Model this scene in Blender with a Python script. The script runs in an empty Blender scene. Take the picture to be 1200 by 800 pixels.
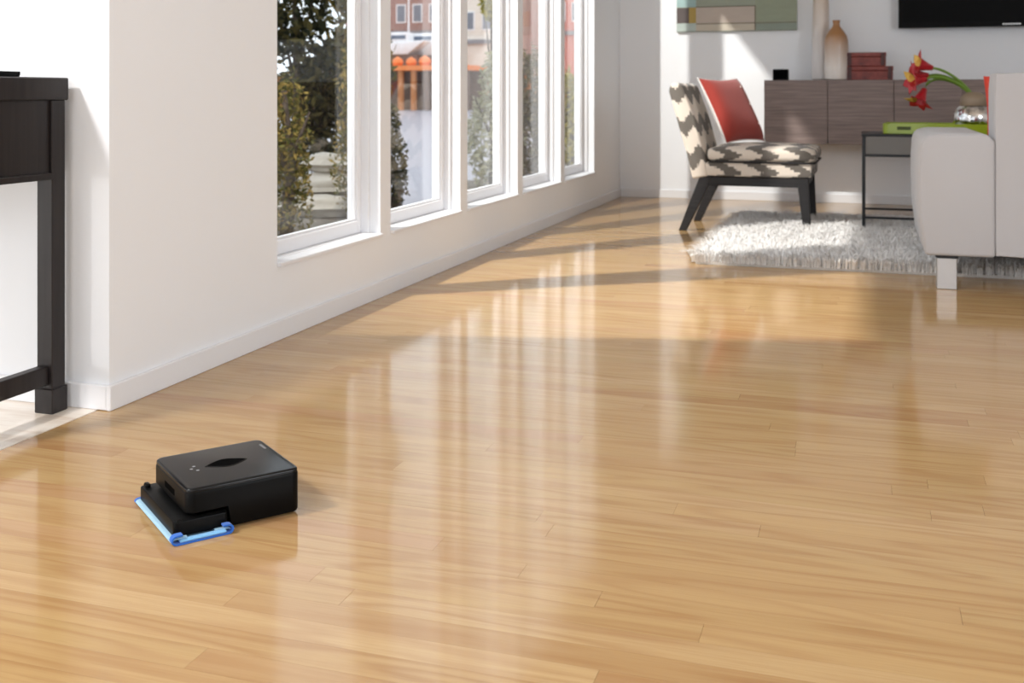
import bpy, bmesh, math, random
import numpy as np
from mathutils import Vector, Matrix, Euler

random.seed(7)
rng = np.random.default_rng(11)
scn = bpy.context.scene
COL = scn.collection
R = math.radians

# ------------------------------------------------------------------ camera
H = 0.78                                   # eye height
cd = bpy.data.cameras.new('camera')
cam = bpy.data.objects.new('camera', cd)
COL.objects.link(cam)
cam.location = (0, 0, H)
cam.rotation_euler = (R(90), 0, math.atan(414 / 1270))
cd.sensor_width = 36.0
cd.lens = 36.0 * 1270 / 1200
cd.shift_y = -290 / 1200
cd.clip_start = 0.05
cd.clip_end = 500
cd.dof.use_dof = True
cd.dof.focus_distance = 2.1
cd.dof.aperture_fstop = 7.0
scn.camera = cam

# ------------------------------------------------------------------ view
vs = scn.view_settings
vs.view_transform = 'Standard'
vs.look = 'None'
vs.gamma = 1.0
vs.exposure = -0.07
vs.use_curve_mapping = False

# ------------------------------------------------------------------ sky
w = bpy.data.worlds.new('overcast_sky')
scn.world = w
w.use_nodes = True
bg = w.node_tree.nodes['Background']
bg.inputs[0].default_value = (0.88, 0.94, 1.0, 1)
bg.inputs[1].default_value = 2.2

# ------------------------------------------------------------------ lights
def look(o, target):
    o.rotation_euler = (Vector(target) - o.location).to_track_quat('-Z', 'Y').to_euler()

def spot(name, loc, target, power, angle, radius, blend, color=(1, 1, 1)):
    l = bpy.data.lights.new(name, 'SPOT')
    l.energy = power; l.spot_size = R(angle); l.spot_blend = blend
    l.shadow_soft_size = radius; l.color = color
    o = bpy.data.objects.new(name, l); COL.objects.link(o)
    o.location = loc; look(o, target)
    return o

def area(name, loc, target, power, sx, sy, color=(1, 1, 1)):
    l = bpy.data.lights.new(name, 'AREA')
    l.shape = 'RECTANGLE'; l.size = sx; l.size_y = sy; l.energy = power; l.color = color
    o = bpy.data.objects.new(name, l); COL.objects.link(o)
    o.location = loc; look(o, target)
    return o

# lamp on a stand in the garden, shining in through the window row
spot('garden_flood_lamp', (-3.5, 2.65, 4.75), (0.2, 6.9, 0.3), 2900, 78, 0.05, 0.75, (1.0, 0.965, 0.91))
# lamp under the entry ceiling: key light of the near floor and the entry wall
area('entry_ceiling_lamp', (-2.8, 0.2, 2.62), (-1.2, 2.0, 0.2), 72, 0.3, 0.3, (1.0, 0.99, 0.98))
# low narrow strip lamp far left of the entry
area('entry_strip_lamp', (-5.1, -2.5, 0.60), (-1.0, 1.8, 0.1), 45, 0.25, 0.5, (1.0, 0.985, 0.96))
# large soft fill added behind the camera to lift the room, unseen
area('added_back_fill', (0.2, -2.6, 2.1), (-0.2, 3.0, 0.4), 18, 3.0, 1.6, (0.94, 0.97, 1.0))
# cool fill added on the right to brighten the window wall; no window there
area('added_right_fill', (4.1, 0.9, 1.6), (-1.7, 1.9, 1.4), 158, 2.6, 1.7, (0.87, 0.935, 1.0))

# ------------------------------------------------------------------ material helper
class Mat:
    def __init__(s, name):
        s.m = bpy.data.materials.new(name); s.m.use_nodes = True
        s.nt = s.m.node_tree; s.nt.nodes.clear()
        s.out = s.nt.nodes.new('ShaderNodeOutputMaterial')
    def n(s, typ, _p=None, **kw):
        nd = s.nt.nodes.new('ShaderNode' + typ)
        for k, v in (_p or {}).items(): setattr(nd, k, v)
        for k, v in kw.items():
            key = k.replace('_', ' ')
            s.put(nd.inputs[key] if key in nd.inputs else nd.inputs[int(k[1:])], v)
        return nd
    def put(s, sock, v):
        if isinstance(v, bpy.types.NodeSocket): s.nt.links.new(v, sock)
        elif isinstance(v, bpy.types.Node): s.nt.links.new(v.outputs[0], sock)
        else:
            if sock.type == 'RGBA' and len(v) == 3: v = (*v, 1)
            sock.default_value = v
    def math(s, op, a, b=0.0, c=0.0):
        return s.n('Math', {'operation': op}, i0=a, i1=b, i2=c).outputs[0]
    def mix(s, fac, a, b, mode='MIX'):
        nd = s.nt.nodes.new('ShaderNodeMix'); nd.data_type = 'RGBA'; nd.blend_type = mode
        s.put(nd.inputs[0], fac); s.put(nd.inputs[6], a); s.put(nd.inputs[7], b)
        return nd.outputs[2]
    def ramp(s, fac, stops):
        nd = s.nt.nodes.new('ShaderNodeValToRGB'); s.put(nd.inputs[0], fac)
        e = nd.color_ramp.elements
        while len(e) < len(stops): e.new(0.5)
        for q, (p, c) in zip(e, stops):
            q.position = p; q.color = (*c, 1) if len(c) == 3 else c
        return nd.outputs[0]
    def noise(s, vec, scale=5.0, detail=2.0, rough=0.5, dist=0.0):
        return s.n('TexNoise', Vector=vec, Scale=scale, Detail=detail, Roughness=rough, Distortion=dist).outputs[0]
    def map(s, vec, scale=(1, 1, 1), loc=(0, 0, 0), rot=(0, 0, 0)):
        return s.n('Mapping', Vector=vec, Scale=scale, Location=loc, Rotation=rot).outputs[0]
    def obj(s): return s.n('TexCoord').outputs['Object']
    def pos(s): return s.n('NewGeometry').outputs['Position']
    def sep(s, vec): return s.n('SeparateXYZ', Vector=vec).outputs
    def bump(s, height, strength=0.2, dist=0.01):
        return s.n('Bump', Height=height, Strength=strength, Distance=dist).outputs[0]
    def done(s, shader):
        s.nt.links.new(shader.outputs[0] if isinstance(shader, bpy.types.Node) else shader, s.out.inputs[0])
        return s.m
    def pbr(s, color, rough=0.5, metal=0.0, spec=0.5, normal=None, coat=0.0, coat_rough=0.05, sheen=0.0):
        p = s.n('BsdfPrincipled', Base_Color=color, Roughness=rough, Metallic=metal)
        p.inputs['Specular IOR Level'].default_value = spec
        p.inputs['Coat Weight'].default_value = coat
        p.inputs['Coat Roughness'].default_value = coat_rough
        p.inputs['Sheen Weight'].default_value = sheen
        if normal is not None: s.put(p.inputs['Normal'], normal)
        return s.done(p)

def sr(r, g, b):
    f = lambda c: (c / 255 / 12.92) if c / 255 <= 0.04045 else ((c / 255 + 0.055) / 1.055) ** 2.4
    return (f(r), f(g), f(b))

def plain(name, col, rough=0.5, metal=0.0, spec=0.5, var=0.06, scale=8.0, bump=0.0, bscale=200.0, coat=0.0, sheen=0.0):
    a = Mat(name); o = a.obj()
    n = a.noise(o, scale, 3)
    c = a.mix(n, tuple(x * (1 - var) for x in col), tuple(min(1, x * (1 + var)) for x in col))
    nm = a.bump(a.noise(o, bscale, 2), bump, 0.004) if bump else None
    return a.pbr(c, rough, metal, spec, nm, coat, sheen=sheen)

M = {}
M['wall'] = plain('white_wall_paint', sr(240, 241, 244), 0.6, var=0.012, scale=1.5, bump=0.03, bscale=90)
M['ceiling'] = plain('white_ceiling_paint', sr(240, 239, 237), 0.8, var=0.01)
M['trim'] = plain('white_trim_gloss', sr(234, 234, 237), 0.5, var=0.01)
M['sash'] = plain('white_sash_enamel', sr(236, 236, 239), 0.5, var=0.01)
M['black'] = plain('black_gloss_plastic', (0.004, 0.004, 0.0045), 0.2, var=0.1, spec=0.24)
M['black_satin'] = plain('black_satin_plastic', (0.004, 0.004, 0.004), 0.34, var=0.15, spec=0.07)
M['black_deep'] = plain('black_recess', (0.002, 0.002, 0.002), 0.9, spec=0.02)
M['grey_mark'] = plain('grey_print', (0.22, 0.22, 0.23), 0.4)
M['silver_mark'] = plain('silver_print', (0.62, 0.63, 0.65), 0.3, metal=0.6)
M['chrome'] = plain('brushed_steel', (0.55, 0.54, 0.54), 0.4, metal=1.0, var=0.03)
M['dark_metal'] = plain('dark_iron', (0.02, 0.021, 0.024), 0.4, metal=0.5)
M['screen'] = plain('dark_screen_glass', (0.003, 0.003, 0.0035), 0.5, spec=0.08)
M['bead'] = plain('white_bead', sr(235, 215, 205), 0.4)

def wood_dark(name, c1, c2, rough, axis=0, sc=1.0):
    a = Mat(name); o = a.obj()
    s = [70, 70, 70]; s[axis] = 3
    g = a.noise(a.map(o, tuple(x * sc for x in s)), 1.0, 4, 0.6, 0.4)
    c = a.ramp(g, [(0.3, c1), (0.7, c2)])
    return a.pbr(c, rough, spec=0.3, normal=a.bump(g, 0.05, 0.003))
M['espresso'] = wood_dark('espresso_wood', (0.012, 0.009, 0.009), (0.022, 0.017, 0.016), 0.42, 2)
M['chair_wood'] = wood_dark('black_stained_wood', (0.012, 0.011, 0.012), (0.028, 0.026, 0.027), 0.5, 0)
M['credenza'] = wood_dark('grey_brown_veneer', sr(116, 100, 96), sr(150, 133, 127), 0.45, 0, 1.0)
M['bark'] = plain('bark', sr(78, 66, 56), 0.9, var=0.4, scale=15, bump=0.5, bscale=40)

# oak strip flooring
def oak():
    a = Mat('oak_strip_floor')
    p = a.sep(a.pos())
    isl = a.n('NewGeometry').outputs['Random Per Island']
    ob = a.n('ObjectInfo').outputs['Random']
    rnd = a.math('FRACT', a.math('ADD', a.math('MULTIPLY', isl, 7.31), a.math('MULTIPLY', ob, 3.77)))
    rnd2 = a.math('FRACT', a.math('MULTIPLY', rnd, 17.7))
    gx = a.math('ADD', p[0], a.math('MULTIPLY', rnd, 31.0))
    gy = a.math('ADD', p[1], a.math('MULTIPLY', rnd2, 13.0))
    v = a.n('CombineXYZ', X=gx, Y=gy, Z=rnd).outputs[0]
    # cathedral rings
    big = a.noise(a.map(v, (0.8, 8, 1)), 1.0, 2, 0.5, 0.2)
    ring = a.math('SINE', a.math('MULTIPLY', big, 62.0))
    ring = a.math('MULTIPLY_ADD', ring, 0.5, 0.5)
    ring = a.math('POWER', ring, 2.2)
    fine = a.noise(a.map(v, (5, 260, 1)), 1.0, 3, 0.65)
    pores = a.noise(a.map(v, (14, 700, 1)), 1.0, 2, 0.6)
    # board to board tone
    base = a.ramp(rnd, [(0.0, sr(170, 131, 89)), (0.15, sr(178, 145, 99)), (0.5, sr(184, 151, 104)),
                        (0.75, sr(179, 148, 100)), (0.92, sr(189, 158, 114)), (1.0, sr(172, 131, 92))])
    blot = a.noise(a.map(v, (0.9, 7, 1)), 1.0, 3, 0.6)
    c = a.mix(a.math('MULTIPLY', ring, 0.45), base, sr(152, 106, 64))
    c = a.mix(a.n('MapRange', Value=fine, From_Min=0.42, From_Max=0.72, To_Min=0.0, To_Max=0.4).outputs[0], c, sr(158, 114, 74))
    c = a.mix(a.n('MapRange', Value=blot, From_Min=0.35, From_Max=0.75, To_Min=0.0, To_Max=0.4).outputs[0], c, sr(202, 170, 122))
    c = a.mix(a.n('MapRange', Value=pores, From_Min=0.60, From_Max=0.78, To_Min=0.0, To_Max=0.25).outputs[0], c, sr(120, 80, 48))
    wav = a.noise(a.map(v, (0.8, 16, 1)), 1.0, 2)
    nm = a.bump(a.math('ADD', a.math('MULTIPLY', wav, 1.0), a.math('MULTIPLY', fine, 0.03)), 0.03, 0.006)
    return a.pbr(c, 0.11, spec=0.36, normal=nm)
M['oak'] = oak()
M['joint'] = plain('floor_joint', sr(128, 88, 56), 0.7)

def entry_floor():
    a = Mat('pale_entry_floor'); o = a.pos()
    n = a.noise(a.map(o, (3.0, 24, 1)), 1.0, 4, 0.6, 0.3)
    c = a.ramp(n, [(0.3, sr(214, 196, 178)), (0.5, sr(236, 225, 212)), (0.75, sr(243, 236, 226))])
    return a.pbr(c, 0.35, coat=0.2)
M['entry'] = entry_floor()

def ikat(name, mode):
    a = Mat(name); p = a.sep(a.obj())
    tri = lambda v, per: a.math('PINGPONG', v, per)
    # woven, stepped edges
    zs = a.math('SNAP', p[2], 0.012); xs = a.math('SNAP', p[0], 0.012); ys = a.math('SNAP', p[1], 0.012)
    jit = a.math('MULTIPLY', a.math('SUBTRACT', a.noise(a.n('CombineXYZ', X=a.math('MULTIPLY', xs, 3.0), Y=0.0, Z=a.math('MULTIPLY', zs, 9.0)).outputs[0], 18, 1), 0.5), 0.05)
    if mode == 'seat':
        t = tri(a.math('ADD', zs, 0.0), 0.0475)
        s = a.math('ADD', a.math('ADD', p[0], a.math('MULTIPLY', t, -2.2)), a.math('MULTIPLY', tri(ys, 0.09), 1.0))
        v = a.math('FRACT', a.math('DIVIDE', a.math('ADD', a.math('ADD', s, jit), 4.02), 0.205))
        f = a.math('LESS_THAN', v, 0.46)
    else:
        t = tri(a.math('ADD', a.math('ADD', p[0], a.math('MULTIPLY', p[2], 0.24)), a.math('ADD', a.math('MULTIPLY', p[1], 0.45), 4.0)), 0.055)
        s = a.math('ADD', zs, a.math('MULTIPLY', t, 1.15))
        v = a.math('FRACT', a.math('DIVIDE', a.math('ADD', a.math('ADD', s, jit), 2.0), 0.185))
        f = a.math('LESS_THAN', v, 0.46)
    weave = a.noise(a.obj(), 350, 2)
    cr = a.mix(weave, sr(206, 192, 178), sr(232, 221, 208))
    gr = a.mix(weave, sr(92, 86, 80), sr(122, 115, 108))
    return a.pbr(a.mix(f, cr, gr), 0.9, spec=0.2, normal=a.bump(weave, 0.15, 0.003), sheen=0.2)
M['ikat_seat'] = ikat('ikat_fabric_seat', 'seat')
M['ikat_back'] = ikat('ikat_fabric_back', 'back')

def fabric(name, c, var=0.08, sc=400):
    a = Mat(name); n = a.noise(a.obj(), sc, 2); b = a.noise(a.obj(), 6, 3)
    col = a.mix(a.math('MULTIPLY_ADD', n, 0.6, a.math('MULTIPLY', b, 0.4)), tuple(x * (1 - var) for x in c), tuple(min(1, x * (1 + var)) for x in c))
    return a.pbr(col, 0.92, spec=0.2, normal=a.bump(n, 0.2, 0.002), sheen=0.25)
M['sofa'] = fabric('pale_grey_upholstery', sr(174, 171, 172), 0.04)
M['red_fabric'] = fabric('brick_red_linen', sr(156, 60, 52), 0.16)
M['white_fabric'] = fabric('white_linen', sr(232, 226, 222), 0.04)
M['red2'] = fabric('coral_red_fabric', sr(205, 72, 56), 0.1)

def pile():
    a = Mat('shag_pile')
    r = a.n('NewGeometry').outputs['Random Per Island']
    c = a.ramp(r, [(0.0, sr(218, 214, 212)), (0.5, sr(240, 238, 236)), (1.0, sr(252, 251, 250))])
    d = a.n('BsdfDiffuse', Color=c, Roughness=0.6); t = a.n('BsdfTranslucent', Color=c)
    return a.done(a.n('MixShader', Fac=0.25, i1=d.outputs[0], i2=t.outputs[0]))
M['pile'] = pile()
M['backing'] = fabric('rug_backing', sr(190, 184, 178), 0.1)

def cloth():
    a = Mat('mop_cloth'); r = a.noise(a.obj(), 500, 2)
    return a.pbr(a.mix(r, sr(140, 178, 204), sr(172, 204, 222)), 0.9, spec=0.2, normal=a.bump(r, 0.4, 0.002))
M['cloth_white'] = cloth()
M['cloth_blue'] = fabric('blue_cloth_edge', sr(44, 104, 196), 0.18)
M['cloth_light'] = fabric('light_blue_cloth', sr(126, 186, 232), 0.12)

M['green'] = plain('lime_lacquer', sr(140, 158, 10), 0.3, coat=0.4)
M['green_dark'] = plain('olive_slot', sr(58, 70, 8), 0.6)
M['leather'] = None
def leather():
    a = Mat('oxblood_leather'); o = a.obj()
    n = a.noise(o, 22, 5, 0.7); n2 = a.noise(a.map(o, (10, 10, 60)), 1.0, 3)
    c = a.ramp(a.math('ADD', a.math('MULTIPLY', n, 0.6), a.math('MULTIPLY', n2, 0.4)), [(0.3, sr(74, 34, 34)), (0.5, sr(128, 54, 48)), (0.7, sr(158, 80, 68))])
    return a.pbr(c, 0.5, normal=a.bump(n, 0.2, 0.003))
M['leather'] = leather()
M['leather_dark'] = plain('dark_leather_edge', sr(70, 34, 34), 0.5, var=0.2)

def two_tone(name, top, bottom, z0, z1):
    a = Mat(name); p = a.sep(a.obj())
    f = a.n('MapRange', Value=a.math('ADD', p[2], a.math('MULTIPLY', a.noise(a.obj(), 9, 2), 0.03)), From_Min=z0, From_Max=z1).outputs[0]
    return a.pbr(a.mix(f, bottom, top), 0.35, coat=0.2)
M['bottle'] = two_tone('ombre_glaze_amber', sr(166, 118, 74), sr(226, 216, 208), 0.10, 0.33)
M['tall_vase'] = two_tone('ombre_glaze_sand', sr(196, 172, 146), sr(228, 222, 220), 0.2, 0.75)
def mercury():
    a = Mat('mercury_glass'); n = a.noise(a.obj(), 26, 4, 0.6)
    return a.pbr(a.ramp(n, [(0.35, (0.30, 0.29, 0.29)), (0.55, (0.86, 0.85, 0.84))]), 0.07, metal=1.0, normal=a.bump(n, 0.25, 0.01))
M['mercury'] = mercury()
M['taupe'] = plain('taupe_band', sr(142, 124, 104), 0.55, var=0.1)
M['grey_panel'] = plain('grey_side_panel', sr(116, 112, 108), 0.5)
M['petal_red'] = plain('red_petal', sr(176, 22, 34), 0.45, var=0.35, scale=40)
M['petal_yellow'] = plain('yellow_petal_edge', sr(226, 182, 84), 0.5, var=0.2, scale=40)
M['stem'] = plain('green_stem', sr(104, 136, 46), 0.45, var=0.2)

def glass():
    a = Mat('window_glass')
    t = a.n('BsdfTransparent', Color=(0.93, 0.94, 0.94)); g = a.n('BsdfGlossy', Roughness=0.01)
    fc = a.n('LayerWeight', Blend=0.5).outputs['Facing']
    f = a.math('MULTIPLY_ADD', a.math('POWER', fc, 5.0), 0.9, 0.03)
    return a.done(a.n('MixShader', Fac=f, i1=t.outputs[0], i2=g.outputs[0]))
M['glass'] = glass()

def leaf(name, cols):
    a = Mat(name); r = a.n('NewGeometry').outputs['Random Per Island']
    c = a.ramp(r, [(i / max(1, len(cols) - 1), sr(*q)) for i, q in enumerate(cols)])
    d = a.n('BsdfDiffuse', Color=c); t = a.n('BsdfTranslucent', Color=c)
    return a.done(a.n('MixShader', Fac=0.3, i1=d.outputs[0], i2=t.outputs[0]))
M['leaf_ochre'] = leaf('ochre_leaves', [(74, 76, 44), (112, 108, 60), (160, 134, 76), (92, 92, 52)])
M['leaf_dark'] = leaf('dark_leaves', [(42, 46, 38), (66, 68, 50), (108, 98, 60), (52, 56, 44)])
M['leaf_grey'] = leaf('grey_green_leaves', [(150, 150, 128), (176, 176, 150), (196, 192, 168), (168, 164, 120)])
M['leaf_yellow'] = leaf('yellow_green_leaves', [(150, 140, 60), (186, 168, 70), (130, 128, 64), (204, 190, 96)])
M['leaf_brown'] = leaf('brown_leaves', [(112, 98, 80), (146, 128, 102), (128, 122, 84), (96, 88, 72)])
M['rock'] = plain('pale_rock', sr(176, 168, 156), 0.9, var=0.25, scale=6, bump=0.4, bscale=20)
M['soil'] = plain('garden_gravel', sr(110, 102, 92), 0.95, var=0.35, scale=20, bump=0.4, bscale=60)
def water():
    a = Mat('harbour_water'); n = a.noise(a.map(a.pos(), (0.5, 0.5, 1)), 1.0, 3)
    return a.pbr(a.mix(n, sr(146, 146, 158), sr(160, 160, 171)), 0.3, normal=a.bump(n, 0.3, 0.1))
M['water'] = water()
M['orange'] = plain('orange_paint', sr(236, 132, 64), 0.5, var=0.12)
M['rust'] = plain('rusty_timber', sr(190, 122, 74), 0.8, var=0.25, scale=2)
M['dark_timber'] = plain('dark_timber', sr(116, 92, 82), 0.8, var=0.25, scale=2)
M['boat'] = plain('boat_white', sr(240, 240, 242), 0.35)
M['boat_blue'] = plain('boat_window', sr(96, 110, 130), 0.2)
def brick(name, c1, c2):
    a = Mat(name)
    b = a.n('TexBrick', Vector=a.map(a.obj(), (1, 1, 1), rot=(R(90), 0, 0)), Color1=c1, Color2=c2, Mortar=sr(200, 180, 170), Scale=2.2)
    return a.pbr(b.outputs[0], 0.85)
M['brick_brown'] = brick('brown_brick', sr(158, 112, 100), sr(140, 98, 92))
M['brick_red'] = brick('red_brick', sr(226, 120, 100), sr(214, 104, 88))
M['pale_wall'] = plain('pale_render', sr(236, 226, 214), 0.8, var=0.03)
M['roof'] = plain('grey_roof', sr(140, 140, 146), 0.7)
M['far_glass'] = plain('far_window_glass', sr(120, 124, 136), 0.15)

# ------------------------------------------------------------------ mesh helpers
def link(name, mesh, mat, parent=None, smooth=False, loc=None, rot=None):
    o = bpy.data.objects.new(name, mesh); COL.objects.link(o)
    if mat is not None and not mesh.materials: mesh.materials.append(mat)
    if parent is not None: o.parent = parent
    if loc is not None: o.location = loc
    if rot is not None: o.rotation_euler = rot
    if smooth:
        mesh.polygons.foreach_set('use_smooth', [True] * len(mesh.polygons))
    return o

class B:
    """collects shapes into ONE mesh object"""
    def __init__(s): s.bm = bmesh.new()
    def box(s, x0, x1, y0, y1, z0, z1, bev=0.0, seg=2, mtx=None):
        t = bmesh.new()
        bmesh.ops.create_cube(t, size=1.0)
        for v in t.verts:
            v.co = Vector(((x0 + x1) / 2 + v.co.x * (x1 - x0), (y0 + y1) / 2 + v.co.y * (y1 - y0), (z0 + z1) / 2 + v.co.z * (z1 - z0)))
        if bev: bmesh.ops.bevel(t, geom=t.edges[:], offset=bev, segments=seg, profile=0.5, affect='EDGES')
        return s._add(t, mtx)
    def _add(s, t, mtx=None):
        if mtx is not None: bmesh.ops.transform(t, matrix=mtx, verts=t.verts)
        me = bpy.data.meshes.new('tmp'); t.to_mesh(me); t.free()
        s.bm.from_mesh(me); bpy.data.meshes.remove(me)
        return s
    def prism(s, pts, axis, a0, a1, bev=0.0, seg=2, mtx=None):
        """polygon pts (2-D) swept along axis 'x','y' or 'z' from a0 to a1"""
        t = bmesh.new()
        mk = {'x': lambda p, a: (a, p[0], p[1]), 'y': lambda p, a: (p[0], a, p[1]), 'z': lambda p, a: (p[0], p[1], a)}[axis]
        v0 = [t.verts.new(mk(p, a0)) for p in pts]; v1 = [t.verts.new(mk(p, a1)) for p in pts]
        t.faces.new(v0); t.faces.new(v1[::-1])
        n = len(pts)
        for i in range(n): t.faces.new((v0[i], v1[i], v1[(i + 1) % n], v0[(i + 1) % n]))
        bmesh.ops.recalc_face_normals(t, faces=t.faces[:])
        if bev: bmesh.ops.bevel(t, geom=t.edges[:], offset=bev, segments=seg, profile=0.5, affect='EDGES')
        return s._add(t, mtx)
    def lathe(s, prof, n=32, c=(0, 0, 0)):
        t = bmesh.new(); rings = []
        for r, z in prof:
            rings.append([t.verts.new((c[0] + r * math.cos(2 * math.pi * k / n), c[1] + r * math.sin(2 * math.pi * k / n), c[2] + z)) for k in range(n)])
        for a, b in zip(rings, rings[1:]):
            for k in range(n): t.faces.new((a[k], a[(k + 1) % n], b[(k + 1) % n], b[k]))
        t.faces.new(rings[0][::-1]); t.faces.new(rings[-1])
        bmesh.ops.recalc_face_normals(t, faces=t.faces[:])
        return s._add(t)
    def tube(s, pts, rad, n=10):
        t = bmesh.new(); pts = [Vector(p) for p in pts]; rings = []
        rr = rad if isinstance(rad, (list, tuple)) else [rad] * len(pts)
        for i, p in enumerate(pts):
            d = (pts[min(i + 1, len(pts) - 1)] - pts[max(i - 1, 0)]).normalized()
            u = d.cross(Vector((0, 0, 1)) if abs(d.z) < 0.9 else Vector((1, 0, 0))).normalized(); v = d.cross(u)
            rings.append([t.verts.new(p + (u * math.cos(2 * math.pi * k / n) + v * math.sin(2 * math.pi * k / n)) * rr[i]) for k in range(n)])
        for a, b in zip(rings, rings[1:]):
            for k in range(n): t.faces.new((a[k], a[(k + 1) % n], b[(k + 1) % n], b[k]))
        t.faces.new(rings[0][::-1]); t.faces.new(rings[-1])
        bmesh.ops.recalc_face_normals(t, faces=t.faces[:])
        return s._add(t)
    def bar(s, p0, p1, w, d, bev=0.0):
        """square bar between two points"""
        p0, p1 = Vector(p0), Vector(p1); q = (p1 - p0).to_track_quat('Z', 'Y').to_matrix().to_4x4()
        return s.box(-w / 2, w / 2, -d / 2, d / 2, 0, (p1 - p0).length, bev, 2, Matrix.Translation(p0) @ q)
    def build(s, name, mat, parent=None, smooth=False, **kw):
        me = bpy.data.meshes.new(name); s.bm.to_mesh(me); s.bm.free()
        o = link(name, me, mat, parent, False, **kw)
        if smooth:
            me.polygons.foreach_set('use_smooth', [True] * len(me.polygons))
            me.set_sharp_from_angle(angle=R(38))
        return o

def tag(o, label, cat, group=None):
    o['label'] = label; o['category'] = cat
    if group: o['group'] = group
    return o
def struct(o, label=None):
    o['kind'] = 'structure'
    if label: o['label'] = label
    return o
def empty(name, loc=(0, 0, 0), rz=0.0):
    o = bpy.data.objects.new(name, None); COL.objects.link(o)
    o.location = loc; o.rotation_euler = (0, 0, rz); o.empty_display_size = 0.1
    return o
def copy_tree(o, parent=None):
    c = o.copy(); COL.objects.link(c); c.parent = parent
    for ch in o.children: copy_tree(ch, c)
    return c

# pixel of the photograph -> ray in the room (for laying out things on known planes)
TH = math.atan(414 / 1270); SN, CS = math.sin(TH), math.cos(TH)
def ray(x, y): 
    l = (x - 600) / 1270
    return Vector((-SN + CS * l, CS + SN * l, -(y - 110) / 1270))
def on_y(x, y, Y): r = ray(x, y); t = Y / r.y; return Vector((r.x * t, Y, H + r.z * t))
def on_z(x, y, z): r = ray(x, y); t = (z - H) / r.z; return Vector((r.x * t, r.y * t, z))

# ================================================================== THE ROOM
XW = -1.775          # inner face of the window wall
YF = 8.10            # far wall
YE = 2.236           # entry wall face
ZC = 2.75            # ceiling
XR = 4.2             # right wall

# ---- floor: subfloor with single oak strips
fl = struct(B().box(-1.80, XR, -3.2, YF, -0.06, -0.012).build('floor', M['joint']), 'glossy light oak strip floor')
PW = 0.0572
LENS = [0.62, 0.84, 1.08, 1.36, 1.67, 2.05]
def plank_mesh(L):
    b = B(); b.box(0.0002, L - 0.0002, 0.00015, PW - 0.00015, -0.012, 0.0)
    me = bpy.data.meshes.new('plank'); b.bm.to_mesh(me); b.bm.free(); me.materials.append(M['oak']); return me
PM = [plank_mesh(L) for L in LENS]
far_quads = []
rows = int((YF + 3.2) / PW) + 1
near = 0
for r in range(rows):
    y = -3.2 + r * PW
    if y > YF - 0.01: break
    x = -1.80 - random.random() * 0.9
    first = True
    while x < XR:
        k = random.randrange(len(LENS)); L = LENS[k]
        x0, x1 = x, x + L
        cx0 = max(x0, -1.80); cx1 = min(x1, XR)
        if cx1 - cx0 > 0.02:
            whole = x0 >= -1.80 and x1 <= XR
            vis = (0.95 < y < 2.75) and cx0 < 0.16 * y + 0.25
            if vis and near < 290:
                if whole: o = link('plank', PM[k], None, fl, loc=(x0, y, 0))
                else:
                    o = B().box(0, cx1 - cx0 - 0.0002, 0.00015, PW - 0.00015, -0.012, 0.0).build('plank', M['oak'], fl, loc=(cx0, y, 0))
                near += 1
            else:
                far_quads.append((cx0 + 0.0002, cx1 - 0.0002, y + 0.00015, min(y + PW - 0.00015, YF)))
        x = x1
# the remaining, too small to pick apart: still single solid strips
V, F = [], []
for (a, b_, c, d) in far_quads:
    i = len(V)
    V += [(a, c, -0.012), (b_, c, -0.012), (b_, d, -0.012), (a, d, -0.012), (a, c, 0), (b_, c, 0), (b_, d, 0), (a, d, 0)]
    F += [(i + 4, i + 5, i + 6, i + 7)]
    for q in range(4):
        n = (q + 1) % 4
        F += [(i + q, i + n, i + 4 + n, i + 4 + q)]
me = bpy.data.meshes.new('plank_field'); me.from_pydata(V, [], F)
o = link('plank_field', me, M['oak'], fl); o['kind'] = 'stuff'

struct(B().box(-6.6, -1.803, -3.2, YE, -0.06, 0.001, 0.001, 1).build('floor_entry', M['entry']), 'pale floor of the entry beyond the oak strips')

# ---- walls
WIN = [(3.04 + 0.865 * k, 3.81 + 0.865 * k) for k in range(5)]
ZS, ZH = 0.23, 2.60
XO = XW - 0.14
b = B()
b.box(XO, XW, YE, YF, 0, ZS)
b.box(XO, XW, YE, YF, ZH, ZC)
edges = [YE] + [v for wn in WIN for v in wn] + [YF]
for k in range(0, len(edges), 2): b.box(XO, XW, edges[k], edges[k + 1], ZS, ZH)
struct(b.build('wall_left', M['wall']), 'white window wall with five tall openings')
struct(B().box(XO, XR, YF, YF + 0.14, 0, ZC).build('wall_far', M['wall']), 'white far wall behind cabinet and chair')
struct(B().box(-6.6, XO, YE, YE + 0.14, 0, ZC).build('wall_entry', M['wall']), 'white wall behind the dark console table')
struct(B().box(0.6, XR + 0.12, -3.32, -3.2, 0, ZC).build('wall_back', M['wall']))
struct(B().box(XR, XR + 0.12, -3.2, YF + 0.14, 0, ZC).build('wall_right', M['wall']))
struct(B().box(-6.72, -6.6, -3.2, YE + 0.14, 0, ZC).build('wall_entry_left', M['wall']))
b = B(); b.box(XO, XR + 0.12, -3.2, YF + 0.14, ZC, ZC + 0.1); b.box(-6.72, XO, -3.2, YE + 0.14, ZC, ZC + 0.1)
struct(b.build('ceiling', M['ceiling']))

# ---- baseboards
BH = 0.062
struct(B().box(XW, XW + 0.012, YE - 0.012, YF - 0.012, 0.0, BH, 0.002, 1).build('baseboard_left', M['trim']))
struct(B().box(XW, XR, YF - 0.012, YF, 0.0, BH, 0.002, 1).build('baseboard_far', M['trim']))
struct(B().box(-6.6, XW, YE - 0.012, YE, 0.001, BH, 0.002, 1).build('baseboard_entry', M['trim']))

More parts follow.
